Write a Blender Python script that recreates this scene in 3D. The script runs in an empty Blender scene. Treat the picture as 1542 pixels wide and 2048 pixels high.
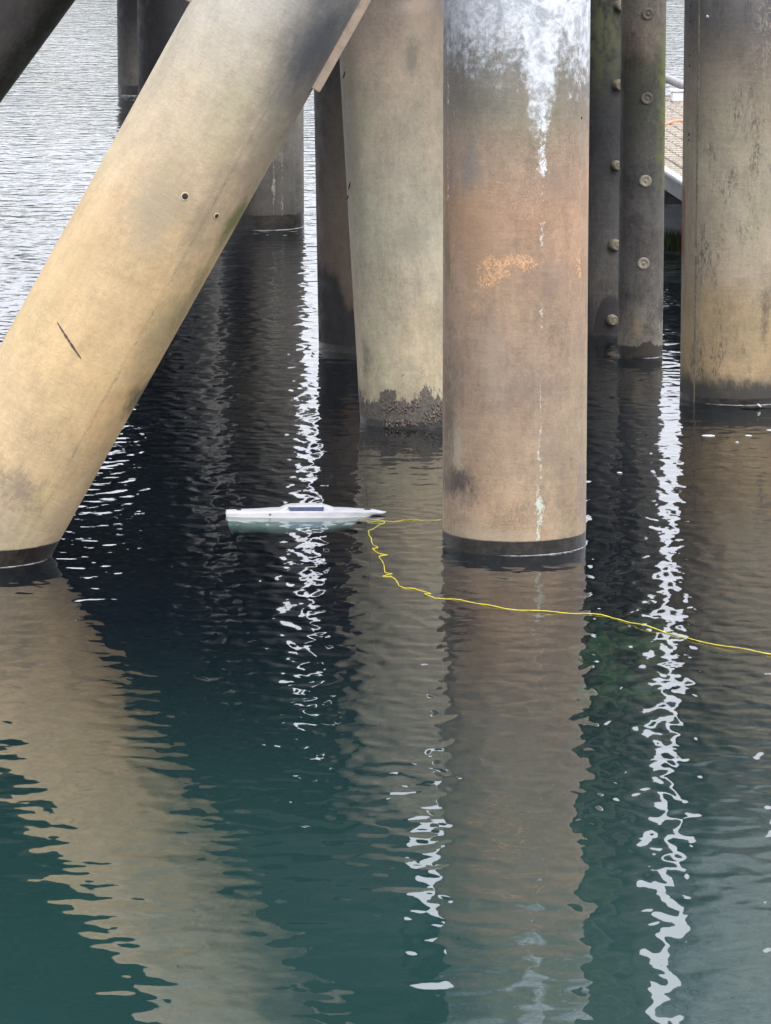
import bpy, bmesh, math, random
from mathutils import Vector, Matrix, noise as mnoise

random.seed(7)
SC = bpy.context.scene
COL = SC.collection
R = math.radians
PI = math.pi

# ------------------------------------------------------------------ camera
H = 4.9                       # eye above the water, metres
F = 8480.0                    # focal length in photo pixels (photo 1542 wide)
PITCH = R(9.92)
CX, CY = 771.0, 1024.0
cam_d = bpy.data.cameras.new('camera')
cam = bpy.data.objects.new('camera', cam_d)
COL.objects.link(cam)
cam.location = (0, 0, H)
cam.rotation_euler = (PI / 2 - PITCH, 0, 0)
cam_d.sensor_fit = 'HORIZONTAL'
cam_d.sensor_width = 36.0
cam_d.lens = F / 1542.0 * 36.0
cam_d.clip_start = 0.1
cam_d.clip_end = 3000
SC.camera = cam

# ------------------------------------------------------------------ sky, sun, exposure
SUN_EL, SUN_AZ = R(44), R(140)       # azimuth measured from +Y clockwise: behind the camera, to the right
w = bpy.data.worlds.new('World')
SC.world = w
w.use_nodes = True
wn = w.node_tree
wn.nodes.clear()
out = wn.nodes.new('ShaderNodeOutputWorld')
bg = wn.nodes.new('ShaderNodeBackground')
bg.inputs['Strength'].default_value = 0.12
sky = wn.nodes.new('ShaderNodeTexSky')
sky.sky_type = 'NISHITA'
sky.sun_disc = False
sky.sun_elevation = SUN_EL
sky.sun_rotation = SUN_AZ
sky.dust_density = 3.0
tc = wn.nodes.new('ShaderNodeTexCoord')
sep = wn.nodes.new('ShaderNodeSeparateXYZ')
wn.links.new(tc.outputs['Generated'], sep.inputs[0])
mr = wn.nodes.new('ShaderNodeMapRange')
mr.inputs['From Min'].default_value = 0.0
mr.inputs['From Max'].default_value = 1.0
mr.inputs['To Min'].default_value = 0.40         # overcast sky: paler towards the horizon, brightest overhead
mr.inputs['To Max'].default_value = 1.0
wn.links.new(sep.outputs['Z'], mr.inputs['Value'])
cl = wn.nodes.new('ShaderNodeTexNoise')
cl.inputs['Scale'].default_value = 3.0
cl.inputs['Detail'].default_value = 5.0
wn.links.new(tc.outputs['Generated'], cl.inputs['Vector'])
cm = wn.nodes.new('ShaderNodeMapRange')
cm.inputs['To Min'].default_value = 0.72
cm.inputs['To Max'].default_value = 1.28
wn.links.new(cl.outputs['Fac'], cm.inputs['Value'])
mu = wn.nodes.new('ShaderNodeMath'); mu.operation = 'MULTIPLY'
wn.links.new(mr.outputs[0], mu.inputs[0]); wn.links.new(cm.outputs[0], mu.inputs[1])
grey = wn.nodes.new('ShaderNodeVectorMath'); grey.operation = 'SCALE'
grey.inputs[0].default_value = (22.5, 23.0, 25.0)
wn.links.new(mu.outputs[0], grey.inputs['Scale'])
mx = wn.nodes.new('ShaderNodeMix'); mx.data_type = 'RGBA'
mx.inputs['Factor'].default_value = 0.88
wn.links.new(sky.outputs[0], mx.inputs['A'])
wn.links.new(grey.outputs[0], mx.inputs['B'])
wn.links.new(mx.outputs['Result'], bg.inputs['Color'])
wn.links.new(bg.outputs[0], out.inputs[0])

sun_d = bpy.data.lights.new('sun', 'SUN')
sun_d.energy = 1.5
sun_d.angle = R(25)
sun_d.color = (1.0, 0.93, 0.82)
sun = bpy.data.objects.new('sun', sun_d)
COL.objects.link(sun)
# direction towards the sun
sd = Vector((math.sin(SUN_AZ) * math.cos(SUN_EL), math.cos(SUN_AZ) * math.cos(SUN_EL), math.sin(SUN_EL)))
sun.rotation_euler = sd.to_track_quat('Z', 'Y').to_euler()
sun.location = sd * 60

SC.view_settings.view_transform = 'Standard'
SC.view_settings.look = 'None'
SC.view_settings.gamma = 1
SC.view_settings.use_curve_mapping = False
SC.view_settings.exposure = 0.62
SC.cycles.use_denoising = True
SC.cycles.max_bounces = 8
SC.cycles.transparent_max_bounces = 12
SC.cycles.caustics_reflective = False
SC.cycles.caustics_refractive = False

# ------------------------------------------------------------------ pixel helpers (only used to place things)
def ray(x, y):
    f = Vector((0, math.cos(PITCH), -math.sin(PITCH)))
    u = Vector((0, math.sin(PITCH), math.cos(PITCH)))
    return f + Vector((1, 0, 0)) * ((x - CX) / F) - u * ((y - CY) / F)

def at_z(x, y, z=0.0):
    d = ray(x, y)
    return Vector((0, 0, H)) + d * ((z - H) / d.z)

def at_y(x, y, Y):
    d = ray(x, y)
    return Vector((0, 0, H)) + d * (Y / d.y)

# ------------------------------------------------------------------ object helpers
def link(name, bm, mat, parent=None, smooth=True):
    me = bpy.data.meshes.new(name)
    bm.normal_update()
    bm.to_mesh(me); bm.free()
    if smooth:
        for p in me.polygons: p.use_smooth = True
    o = bpy.data.objects.new(name, me)
    COL.objects.link(o)
    if mat: me.materials.append(mat)
    if parent: o.parent = parent
    return o

def tag(o, label=None, cat=None, group=None, kind=None):
    if label: o['label'] = label
    if cat: o['category'] = cat
    if group: o['group'] = group
    if kind: o['kind'] = kind
    return o

def empty(name, loc):
    o = bpy.data.objects.new(name, None)
    o.empty_display_size = 0.2
    o.location = loc
    COL.objects.link(o)
    return o

def box(bm, lo, hi, M=None, bev=0.0):
    r = bmesh.ops.create_cube(bm, size=1.0)
    vs = r['verts']
    for v in vs:
        v.co = Vector(((v.co.x + .5) * (hi[0] - lo[0]) + lo[0],
                       (v.co.y + .5) * (hi[1] - lo[1]) + lo[1],
                       (v.co.z + .5) * (hi[2] - lo[2]) + lo[2]))
        if M: v.co = M @ v.co
    if bev > 0:
        es = list({e for v in vs for e in v.link_edges})
        bmesh.ops.bevel(bm, geom=es, offset=bev, segments=2, affect='EDGES')
    return vs

def tube(bm, pts, rad, seg=6, cap=True):
    rings = []
    n = len(pts)
    up0 = Vector((0, 0, 1))
    for i, p in enumerate(pts):
        t = (pts[min(i + 1, n - 1)] - pts[max(i - 1, 0)])
        t = t.normalized() if t.length > 1e-9 else Vector((1, 0, 0))
        up = up0 if abs(t.z) < .95 else Vector((0, 1, 0))
        a = t.cross(up).normalized(); b = a.cross(t).normalized()
        r = rad[i] if isinstance(rad, (list, tuple)) else rad
        rings.append([bm.verts.new(p + (a * math.cos(2 * PI * k / seg) + b * math.sin(2 * PI * k / seg)) * r) for k in range(seg)])
    for i in range(n - 1):
        for k in range(seg):
            bm.faces.new((rings[i][k], rings[i][(k + 1) % seg], rings[i + 1][(k + 1) % seg], rings[i + 1][k]))
    if cap:
        bm.faces.new(rings[0][::-1]); bm.faces.new(rings[-1])

def lathe(bm, prof, seg=24, M=None):
    rings = []
    for (r, z) in prof:
        if r < 1e-6:
            v = bm.verts.new((0, 0, z)); rings.append([v])
        else:
            rings.append([bm.verts.new((r * math.cos(2 * PI * k / seg), r * math.sin(2 * PI * k / seg), z)) for k in range(seg)])
    vs = [v for r_ in rings for v in r_]
    for i in range(len(rings) - 1):
        A, B = rings[i], rings[i + 1]
        for k in range(seg):
            k2 = (k + 1) % seg
            if len(A) == 1 and len(B) == 1: continue
            if len(A) == 1: bm.faces.new((A[0], B[k2], B[k]))
            elif len(B) == 1: bm.faces.new((A[k], A[k2], B[0]))
            else: bm.faces.new((A[k], A[k2], B[k2], B[k]))
    if M:
        for v in vs: v.co = M @ v.co

# ------------------------------------------------------------------ node helper
class N:
    def __init__(self, name):
        self.m = bpy.data.materials.new(name)
        self.m.use_nodes = True
        self.t = self.m.node_tree
        self.t.nodes.clear()
        self.o = self.new('ShaderNodeOutputMaterial')
    def new(self, k, **kw):
        n = self.t.nodes.new(k)
        for a, b in kw.items(): setattr(n, a, b)
        return n
    def put(self, sock, v):
        if v is None: return
        if isinstance(v, bpy.types.NodeSocket): self.t.links.new(v, sock)
        elif isinstance(v, (tuple, list)) and len(v) == 3 and sock.type == 'RGBA': sock.default_value = (*v, 1)
        else: sock.default_value = v
    def math(self, op, a, b=None, c=None, clamp=False):
        n = self.new('ShaderNodeMath', operation=op, use_clamp=clamp)
        self.put(n.inputs[0], a); self.put(n.inputs[1], b); self.put(n.inputs[2], c)
        return n.outputs[0]
    def mix(self, f, a, b, blend='MIX'):
        n = self.new('ShaderNodeMix', data_type='RGBA', blend_type=blend)
        self.put(n.inputs['Factor'], f); self.put(n.inputs['A'], a); self.put(n.inputs['B'], b)
        return n.outputs['Result']
    def noise(self, vec, scale, detail=3, rough=.5, dist=0.0, col=False):
        n = self.new('ShaderNodeTexNoise')
        self.put(n.inputs['Vector'], vec)
        n.inputs['Scale'].default_value = scale; n.inputs['Detail'].default_value = detail
        n.inputs['Roughness'].default_value = rough; n.inputs['Distortion'].default_value = dist
        return n.outputs['Color' if col else 'Fac']
    def vor(self, vec, scale, feature='F1'):
        n = self.new('ShaderNodeTexVoronoi', feature=feature)
        self.put(n.inputs['Vector'], vec); n.inputs['Scale'].default_value = scale
        return n.outputs['Distance']
    def mapr(self, v, a, b, c=0.0, d=1.0, smooth=True):
        n = self.new('ShaderNodeMapRange', interpolation_type='SMOOTHSTEP' if smooth else 'LINEAR')
        self.put(n.inputs['Value'], v)
        for k, x in zip(('From Min', 'From Max', 'To Min', 'To Max'), (a, b, c, d)): self.put(n.inputs[k], x)
        return n.outputs[0]
    def ramp(self, f, stops):
        n = self.new('ShaderNodeValToRGB')
        self.put(n.inputs[0], f)
        e = n.color_ramp.elements
        while len(e) < len(stops): e.new(0.5)
        for el, (p, c) in zip(e, stops): el.position = p; el.color = (*c, 1)
        return n.outputs[0]
    def scale(self, vec, s, off=(0, 0, 0)):
        n = self.new('ShaderNodeMapping')
        self.put(n.inputs['Vector'], vec); n.inputs['Scale'].default_value = s; n.inputs['Location'].default_value = off
        return n.outputs[0]
    def xyz(self, vec):
        n = self.new('ShaderNodeSeparateXYZ'); self.put(n.inputs[0], vec)
        return n.outputs[0], n.outputs[1], n.outputs[2]
    def bump(self, h, dist, strength=1.0, nrm=None):
        n = self.new('ShaderNodeBump'); self.put(n.inputs['Height'], h)
        n.inputs['Distance'].default_value = dist; n.inputs['Strength'].default_value = strength
        if nrm: self.put(n.inputs['Normal'], nrm)
        return n.outputs[0]
    def bsdf(self, col, rough=.6, metal=0.0, nrm=None, spec=.5):
        b = self.new('ShaderNodeBsdfPrincipled')
        self.put(b.inputs['Base Color'], col); self.put(b.inputs['Roughness'], rough)
        self.put(b.inputs['Metallic'], metal); self.put(b.inputs['Specular IOR Level'], spec)
        if nrm: self.put(b.inputs['Normal'], nrm)
        self.t.links.new(b.outputs[0], self.o.inputs[0])
        return b
    def obj(self):
        return self.new('ShaderNodeTexCoord').outputs['Object']

def simple(name, col, rough=.6, metal=0.0, var=.25, sc=14.0, bump=.0006):
    n = N(name)
    p = n.obj()
    f = n.noise(p, sc, 5, .6)
    c = n.mix(n.mapr(f, .3, .7), tuple(x * (1 - var) for x in col), tuple(min(1, x * (1 + var)) for x in col))
    n.bsdf(c, rough, metal, n.bump(n.noise(p, sc * 6, 4, .6), bump))
    return n.m

def pile_mat(name, r, ramp, hmax, wet=.10, wetvar=.02, warp=.35, blobs=(), streaks=(), mott=.22, seed=0.0,
             speck=.5, rough=.62, wetcol=(.016, .014, .012), extra=None, dirt=.35):
    """weathered steel pile; local z = metres along the pile above the water, local x / r = place round the front"""
    n = N(name)
    p = n.obj()
    po = n.scale(p, (1, 1, 1), (seed * 3.7, seed * 1.3, seed * 2.1))
    x, y, z = n.xyz(p)
    u = n.math('DIVIDE', x, r)
    big = n.noise(n.scale(po, (1, 1, .55)), 1.9, 5, .62, .3)
    mid = n.noise(po, 9.0, 5, .65)
    fine = n.noise(n.scale(po, (1, 1, .9)), 62, 5, .75)
    runs = n.noise(n.scale(po, (1, 1, .06)), 26, 4, .6)          # vertical water runs
    band = n.noise(n.scale(po, (.12, .12, 1)), 34, 4, .65)       # faint rolled / spiral rings
    hz = n.math('ADD', z, n.math('MULTIPLY', n.math('SUBTRACT', big, .5), warp))
    hz = n.math('ADD', hz, n.math('MULTIPLY', n.math('SUBTRACT', mid, .5), warp * .35))
    col = n.ramp(n.math('DIVIDE', hz, hmax, clamp=True), [(min(1, h / hmax), c) for h, c in ramp])
    # mottling
    k = n.math('ADD', n.math('MULTIPLY', n.math('SUBTRACT', big, .5), mott * 5.0), 1.0)
    k = n.math('ADD', k, n.math('MULTIPLY', n.math('SUBTRACT', mid, .5), mott * 3.2))
    k = n.math('ADD', k, n.math('MULTIPLY', n.math('SUBTRACT', fine, .5), mott * 3.4))
    k = n.math('ADD', k, n.math('MULTIPLY', n.math('SUBTRACT', runs, .5), mott * 1.7))
    k = n.math('ADD', k, n.math('MULTIPLY', n.math('SUBTRACT', band, .5), mott * 1.0))
    cloud = n.noise(n.scale(po, (1, 1, .75), (8, 2, 5)), 4.2, 7, .68, .5)
    k = n.math('ADD', k, n.math('MULTIPLY', n.math('SUBTRACT', cloud, .5), mott * 5.5))
    mott2 = n.noise(n.scale(po, (1, 1, .8), (1, 5, 2)), 28, 5, .72, .3)
    k = n.math('ADD', k, n.math('MULTIPLY', n.math('SUBTRACT', mott2, .5), mott * 3.6))
    k = n.math('MAXIMUM', k, .15)
    kk = n.new('ShaderNodeVectorMath', operation='SCALE')
    n.put(kk.inputs[0], col); n.put(kk.inputs['Scale'], k)
    col = kk.outputs[0]
    # broad warm / green tint drift
    hue = n.noise(n.scale(po, (1, 1, .5), (5, 9, 2)), 2.6, 3, .5)
    col = n.mix(n.mapr(hue, .52, .72, 0, .35), col, n.mix(1.0, col, (.86, 1.0, .80), 'MULTIPLY'))
    col = n.mix(n.mapr(hue, .48, .30, 0, .32), col, n.mix(1.0, col, (1.0, .86, .74), 'MULTIPLY'))
    # dark grime in speckled drifts
    g1 = n.noise(n.scale(po, (1, 1, .5), (2, 4, 7)), 3.4, 6, .7)
    g2 = n.noise(n.scale(po, (1, 1, .7)), 150, 2, .6)
    gm = n.math('MULTIPLY', n.mapr(g1, .52, .70), n.mapr(g2, .42, .62))
    col = n.mix(n.math('MULTIPLY', gm, dirt), col, (.05, .043, .036))
    # blobs: u0, h0, su, sh, colour, strength, noise scale, raggedness
    for (u0, h0, su, sh, c, st, ns, rg) in blobs:
        du = n.math('DIVIDE', n.math('SUBTRACT', u, u0), su)
        dh = n.math('DIVIDE', n.math('SUBTRACT', z, h0), sh)
        d = n.math('SQRT', n.math('ADD', n.math('MULTIPLY', du, du), n.math('MULTIPLY', dh, dh)))
        nn = n.noise(n.scale(po, (1, 1, .8), (u0 * 7, 3, h0)), ns, 6, .68)
        n2 = n.noise(n.scale(po, (1, 1, .55), (h0, u0 * 5, 2)), ns * 5, 5, .75)
        m = n.math('ADD', n.math('SUBTRACT', 1.0, d), n.math('MULTIPLY', n.math('SUBTRACT', nn, .5), rg * 2.0))
        m = n.math('ADD', m, n.math('MULTIPLY', n.math('SUBTRACT', n2, .5), rg * 1.2))
        m = n.math('MULTIPLY', n.mapr(m, -.05, .95), st)
        col = n.mix(m, col, c)
    # runs / streaks: u0, half width, h top, h bottom, colour, coverage threshold, strength
    for (u0, hw, ht, hb, c, th, st) in streaks:
        wob = n.math('MULTIPLY', n.math('SUBTRACT', n.noise(po, 7, 4, .6), .5), hw * 1.4)
        wob = n.math('ADD', wob, n.math('MULTIPLY', n.math('SUBTRACT', n.noise(po, 34, 4, .7), .5), hw * 2.0))
        du = n.math('DIVIDE', n.math('ABSOLUTE', n.math('ADD', n.math('SUBTRACT', u, u0), wob)), hw)
        nn = n.noise(n.scale(po, (1, 1, .7), (0, u0 * 5, 1)), 42, 5, .7)
        lf = n.noise(n.scale(po, (.3, .3, 1), (0, 2, u0)), 6.0, 3, .6)
        m = n.math('SUBTRACT', n.math('ADD', n.math('MULTIPLY', nn, .8), n.math('MULTIPLY', lf, .7)), n.math('MULTIPLY', du, .35))
        m = n.mapr(m, th, th + .10)
        m = n.math('MULTIPLY', m, n.mapr(n.noise(n.scale(po, (1, 1, .8), (u0, 3, 6)), 30, 5, .8), .40, .56, .08, 1))
        m = n.math('MULTIPLY', m, n.mapr(du, 1.6, .5))
        m = n.math('MULTIPLY', m, n.math('MULTIPLY', n.mapr(z, hb - .04, hb + .06), n.mapr(z, ht + .06, ht - .06)))
        front = n.math('LESS_THAN', y, 0.0)
        m = n.math('MULTIPLY', n.math('MULTIPLY', m, st), front)
        col = n.mix(m, col, c)
    if extra: col = extra(n, po, x, y, z, u, col)
    # pale chips
    v = n.vor(n.scale(po, (1, 1, .8)), 60)
    cell = n.noise(po, 11, 2, .5)
    ch = n.math('MULTIPLY', n.mapr(v, .12, .07), n.mapr(cell, .55, .66))
    col = n.mix(n.math('MULTIPLY', ch, speck), col, (.62, .56, .46))
    v2 = n.vor(n.scale(po, (1, 1, .9), (4, 1, 8)), 38)
    ch2 = n.math('MULTIPLY', n.mapr(v2, .10, .06), n.mapr(n.noise(po, 5, 2, .5), .55, .68))
    col = n.mix(n.math('MULTIPLY', ch2, .7), col, (.035, .03, .028))
    # wet band just above the water
    gz = n.xyz(n.new('ShaderNodeNewGeometry').outputs['Position'])[2]
    wz = n.math('ADD', gz, n.math('MULTIPLY', n.math('SUBTRACT', n.noise(po, 5, 6, .7), .5), wetvar * 4))
    wm = n.mapr(wz, wet + .006, wet - .006)
    wc = n.mix(n.mapr(n.noise(po, 14, 5, .7), .35, .7), tuple(c * .7 for c in wetcol), tuple(c * 2.0 for c in wetcol))
    col = n.mix(wm, col, wc)
    rg = n.mix(wm, n.mix(n.mapr(mid, .3, .7), (rough - .1,) * 3, (rough + .14,) * 3), (.3, .3, .3))
    hb = n.math('ADD', n.math('MULTIPLY', fine, .6), n.math('ADD', n.math('MULTIPLY', mid, 1.2), n.math('MULTIPLY', band, .5)))
    n.bsdf(col, rg, 0.0, n.bump(hb, .0035), .35)
    return n.m

# ------------------------------------------------------------------ plain materials
M_FOAM = simple('foam', (.45, .46, .47), .5, 0, .08, 60)
M_RIMGLINT = simple('rim_glint', (.33, .34, .35), .4, 0, .5, 25)  # pale tone standing in for the sky's glint in the meniscus
M_CONC = simple('concrete', (.22, .215, .20), .85, 0, .25, 5, .002)
M_DARKSTEEL = simple('dark_steel', (.05, .05, .05), .6, 0, .3, 20)
M_RUST = simple('rust_hole', (.018, .014, .013), .8, 0, .4, 60)

# ------------------------------------------------------------------ the setting: water, bed, far shore
def water_material():
    n = N('water')
    geo = n.new('ShaderNodeNewGeometry')
    P = geo.outputs['Position']
    x, y, z = n.xyz(P)
    # ripples (heights in metres); calm among the piles, wind-ruffled out in the open
    outw = n.mapr(y, 33.0, 48.0)
    left = n.mapr(x, -1.2, -2.2)
    patch = n.mapr(n.noise(n.scale(P, (.12, .06, 1)), 1.0, 3, .5), .35, .65, .45, 1.25)
    swell = n.noise(n.scale(P, (.8, 1.0, 1)), 1.6, 1, .4)
    wave = n.noise(n.scale(P, (1.25, .95, 1), (3, 1, 0)), 6.2, .35, .4, .35)
    small = n.noise(n.scale(P, (1.0, 1.1, 1), (1, 7, 0)), 13.0, 1.5, .5)
    wind = n.noise(n.scale(P, (.55, 1.0, 1), (9, 2, 0)), 3.6, 2.5, .55)
    wind2 = n.noise(n.scale(P, (.5, 1.0, 1), (4, 6, 0)), 1.7, 2, .5)
    h = n.math('MULTIPLY', swell, .0042)
    h = n.math('ADD', h, n.math('MULTIPLY', wave, n.mapr(y, 16.5, 22.5, .0018, .0070)))
    near = n.noise(n.scale(P, (.9, 1.0, 1), (6, 4, 0)), 3.5, 1.2, .4, .3)
    h = n.math('ADD', h, n.math('MULTIPLY', near, n.mapr(y, 18, 30, .0068, .0046)))
    h = n.math('ADD', h, n.math('MULTIPLY', n.math('MULTIPLY', small, patch), n.mapr(y, 19.0, 28.0, .0001, .0014)))
    wa = n.math('ADD', n.math('MULTIPLY', outw, .018), n.mapr(y, 25, 38, .0002, .0062))
    rip = at_z(1348, 590)
    ddx = n.math('DIVIDE', n.math('SUBTRACT', x, rip.x), .8); ddy = n.math('DIVIDE', n.math('SUBTRACT', y, rip.y), 1.1)
    rm = n.mapr(n.math('ADD', n.math('MULTIPLY', ddx, ddx), n.math('MULTIPLY', ddy, ddy)), 1.0, .3)
    h = n.math('ADD', h, n.math('MULTIPLY', n.math('MULTIPLY', n.noise(P, 13, 2, .5), rm), .016))
    h = n.math('ADD', h, n.math('MULTIPLY', n.math('MULTIPLY', wind, wa), patch))
    h = n.math('ADD', h, n.math('MULTIPLY', n.math('MULTIPLY', wind2, outw), .012))
    # rings spreading from the little boat's bow
    bp = at_z(772, 1040)
    dx = n.math('SUBTRACT', x, bp.x); dy = n.math('SUBTRACT', y, bp.y)
    d = n.math('SQRT', n.math('ADD', n.math('MULTIPLY', dx, dx), n.math('MULTIPLY', dy, dy)))
    ring = n.math('MULTIPLY', n.math('SINE', n.math('MULTIPLY', d, 46.0)), n.mapr(d, 1.25, .15, 0, .0007))
    h = n.math('ADD', h, ring)
    nrm = n.bump(h, 1.0)
    fr = n.new('ShaderNodeFresnel'); fr.inputs['IOR'].default_value = 1.48
    n.put(fr.inputs['Normal'], nrm)
    gl = n.new('ShaderNodeBsdfGlossy'); gl.inputs['Roughness'].default_value = 0.0
    gl.inputs['Color'].default_value = (1, 1, 1, 1)
    n.put(gl.inputs['Normal'], nrm)
    # light scattered back by the silty green water
    df = n.new('ShaderNodeBsdfDiffuse')
    cloud = n.noise(n.scale(P, (.5, .22, 1)), .8, 3, .5)
    c = n.mix(n.mapr(cloud, .3, .7), (.038, .116, .108), (.050, .142, .133))
    deck_shade = n.mapr(y, 17.2, 25.0)
    c = n.mix(deck_shade, c, (.0085, .0185, .0290))  # body colour darkens away from the camera, standing in for deck shade
    n.put(df.inputs['Color'], c)
    tr = n.new('ShaderNodeBsdfTransparent')
    tr.inputs['Color'].default_value = (.93, .98, .96, 1)
    m1 = n.new('ShaderNodeMixShader'); m1.inputs[0].default_value = .79
    n.t.links.new(df.outputs[0], m1.inputs[1]); n.t.links.new(tr.outputs[0], m1.inputs[2])
    m2 = n.new('ShaderNodeMixShader')
    n.t.links.new(fr.outputs[0], m2.inputs[0]); n.t.links.new(m1.outputs[0], m2.inputs[1]); n.t.links.new(gl.outputs[0], m2.inputs[2])
    n.t.links.new(m2.outputs[0], n.o.inputs['Surface'])
    va = n.new('ShaderNodeVolumeAbsorption')
    va.inputs['Color'].default_value = (.18, .62, .55, 1)
    va.inputs['Density'].default_value = 1.5
    n.t.links.new(va.outputs[0], n.o.inputs['Volume'])
    return n.m

bm = bmesh.new()
wx = [-420, -150, -60, -25, -14] + [-9 + .45 * i for i in range(41)] + [14, 25, 60, 150, 420]
wy = [-60, -10, 5, 11] + [13.5 + .45 * i for i in range(90)] + [54.5 + 1.2 * i for i in range(1, 45)] + [112, 130, 170, 230, 310, 380, 470]
top = [[bm.verts.new((x_, y_, 0.0)) for x_ in wx] for y_ in wy]
for j in range(len(wy) - 1):
    for i in range(len(wx) - 1):
        bm.faces.new((top[j][i], top[j][i + 1], top[j + 1][i + 1], top[j + 1][i]))
lowc = [bm.verts.new((x_, y_, -8.0)) for x_, y_ in ((-420, -60), (420, -60), (420, 470), (-420, 470))]
bm.faces.new(lowc[::-1])
bm.faces.new([lowc[0], lowc[1]] + top[0][::-1])
bm.faces.new([lowc[1], lowc[2]] + [r_[-1] for r_ in top][::-1])
bm.faces.new([lowc[2], lowc[3]] + top[-1])
bm.faces.new([lowc[3], lowc[0]] + [r_[0] for r_ in top])
tag(link('water', bm, water_material(), smooth=False), kind='structure')

def bed_h(x, y):
    h = -2.6 + .25 * mnoise.noise(Vector((x * .7, y * .7, 0))) + .06 * mnoise.noise(Vector((x * 5, y * 5, 3)))
    h += .16 * abs(mnoise.noise(Vector((x * 3.1, y * 3.1, 8)))) + .05 * mnoise.noise(Vector((x * 11, y * 11, 2)))
    return h
bm = bmesh.new()
xs = [-400, -60, -12] + [-8 + .4 * i for i in range(41)] + [12, 60, 400]
ys = [-50, 5, 14] + [16 + .4 * i for i in range(61)] + [46, 60, 100, 450]
g = [[bm.verts.new((x_, y_, bed_h(x_, y_))) for x_ in xs] for y_ in ys]
for j in range(len(ys) - 1):
    for i in range(len(xs) - 1):
        bm.faces.new((g[j][i], g[j][i + 1], g[j + 1][i + 1], g[j + 1][i]))
nb = N('bed')
pp = nb.obj()
nb.bsdf(nb.mix(nb.mapr(nb.vor(pp, 9), .1, .5), (.26, .19, .10), (.06, .05, .035)), .9, 0, nb.bump(nb.noise(pp, 25, 4, .6), .01))
tag(link('river_bed', bm, nb.m), kind='structure')

# stones lying just under the surface beside the middle pile
bm = bmesh.new(); rnd = random.Random(9)
for i in range(60):
    c = at_z(rnd.uniform(1185, 1345), rnd.uniform(1120, 1270))
    s_ = rnd.uniform(.05, .15)
    r_ = bmesh.ops.create_icosphere(bm, subdivisions=3, radius=1.0)
    zc = -rnd.uniform(.30, .55)
    for v in r_['verts']:
        q = v.co.copy()
        j = 1 + .5 * mnoise.noise(q * 1.3 + Vector((i * 3.1, 0, 0))) + .25 * mnoise.noise(q * 4 + Vector((0, i, 0)))
        v.co = Vector((c.x + q.x * s_ * j, c.y + q.y * s_ * 1.3 * j, zc + q.z * s_ * .55 * j - .05))
tag(link('submerged_stones', bm, simple('stone_brown', (.24, .15, .07), .9, 0, .55, 9, .004)),
    'brown stones showing dimly through the water beside the middle pile', 'stones', kind='stuff')

# far shore: a low wooded hill, seen only in the ripples
bm = bmesh.new()
def hill_h(x_, t):
    return (13 + 5 * mnoise.noise(Vector((x_ * .012, 1.7, 0))) + 2.5 * mnoise.noise(Vector((x_ * .05, 4.7, 0)))) * t
gx = [-400 + 8 * i for i in range(101)]
rows = []
for t, yy in ((-.1, 318), (.12, 324), (.5, 342), (.85, 366), (1, 400), (.6, 440), (-.1, 466)):
    rows.append([bm.verts.new((x_, yy, hill_h(x_, t) if t > 0 else -1.5)) for x_ in gx])
for j in range(len(rows) - 1):
    for i in range(len(gx) - 1):
        bm.faces.new((rows[j][i], rows[j][i + 1], rows[j + 1][i + 1], rows[j + 1][i]))
tag(link('hills', bm, simple('hill_soil', (.09, .085, .05), .95, 0, .4, .2, .1)), kind='structure')
bm = bmesh.new()
rnd = random.Random(3)
for i in range(900):
    t = rnd.random()
    x_ = rnd.uniform(-150, 150); yy = 322 + 80 * t
    zb = hill_h(x_, min(1, .05 + t * 1.0)) - 1
    hh = rnd.uniform(4, 9); rr = rnd.uniform(1.6, 3.2)
    r_ = bmesh.ops.create_icosphere(bm, subdivisions=1, radius=1.0)
    for v in r_['verts']:
        j = 1 + rnd.uniform(-.28, .28)
        v.co = Vector((x_ + v.co.x * rr * j, yy + v.co.y * rr * j, zb + hh * .5 + v.co.z * hh * .6 * j))
tag(link('far_wood', bm, simple('wood_leaves', (.05, .065, .035), .9, 0, .5, .3, .1), smooth=False),
    'dark mass of trees on the far shore, mirrored in the open water', 'trees', kind='stuff')

# ------------------------------------------------------------------ steel piles
def pipe_bm(r, z0, z1, seg=96, dz=.2, amp=.0025, seed=0):
    bm = bmesh.new()
    n = max(2, int((z1 - z0) / dz))
    rings = []
    for i in range(n + 1):
        z = z0 + (z1 - z0) * i / n
        ring = []
        for k in range(seg):
            a = 2 * PI * k / seg
            rr = r + amp * mnoise.noise(Vector((math.cos(a) * 1.6 + seed, math.sin(a) * 1.6, z * .8)))
            ring.append(bm.verts.new((rr * math.cos(a), rr * math.sin(a), z)))
        rings.append(ring)
    for i in range(n):
        for k in range(seg):
            bm.faces.new((rings[i][k], rings[i][(k + 1) % seg], rings[i + 1][(k + 1) % seg], rings[i + 1][k]))
    bm.faces.new(rings[0][::-1]); bm.faces.new(rings[-1])
    return bm

def pile(base, top, r, mat, z0=-2.4, z1=6.2, label='', seg=96, seed=0, cat='pile', group=None):
    """base, top: two points on the axis; the object's origin sits where the axis meets the water"""
    ax = (top - base).normalized()
    o0 = base - ax * (base.z / ax.z)
    o = link('steel_pile', pipe_bm(r, z0 / ax.z, z1 / ax.z, seg, .2, .0025, seed), mat)
    # local z along the axis, local -y towards the camera
    zx = ax; yx = (Vector((0, 1, 0)) - zx * zx.y).normalized(); xx = yx.cross(zx).normalized()
    o.matrix_world = Matrix(((xx.x, yx.x, zx.x, o0.x), (xx.y, yx.y, zx.y, o0.y), (xx.z, yx.z, zx.z, o0.z), (0, 0, 0, 1)))
    tag(o, label, cat, group)
    return o

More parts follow.
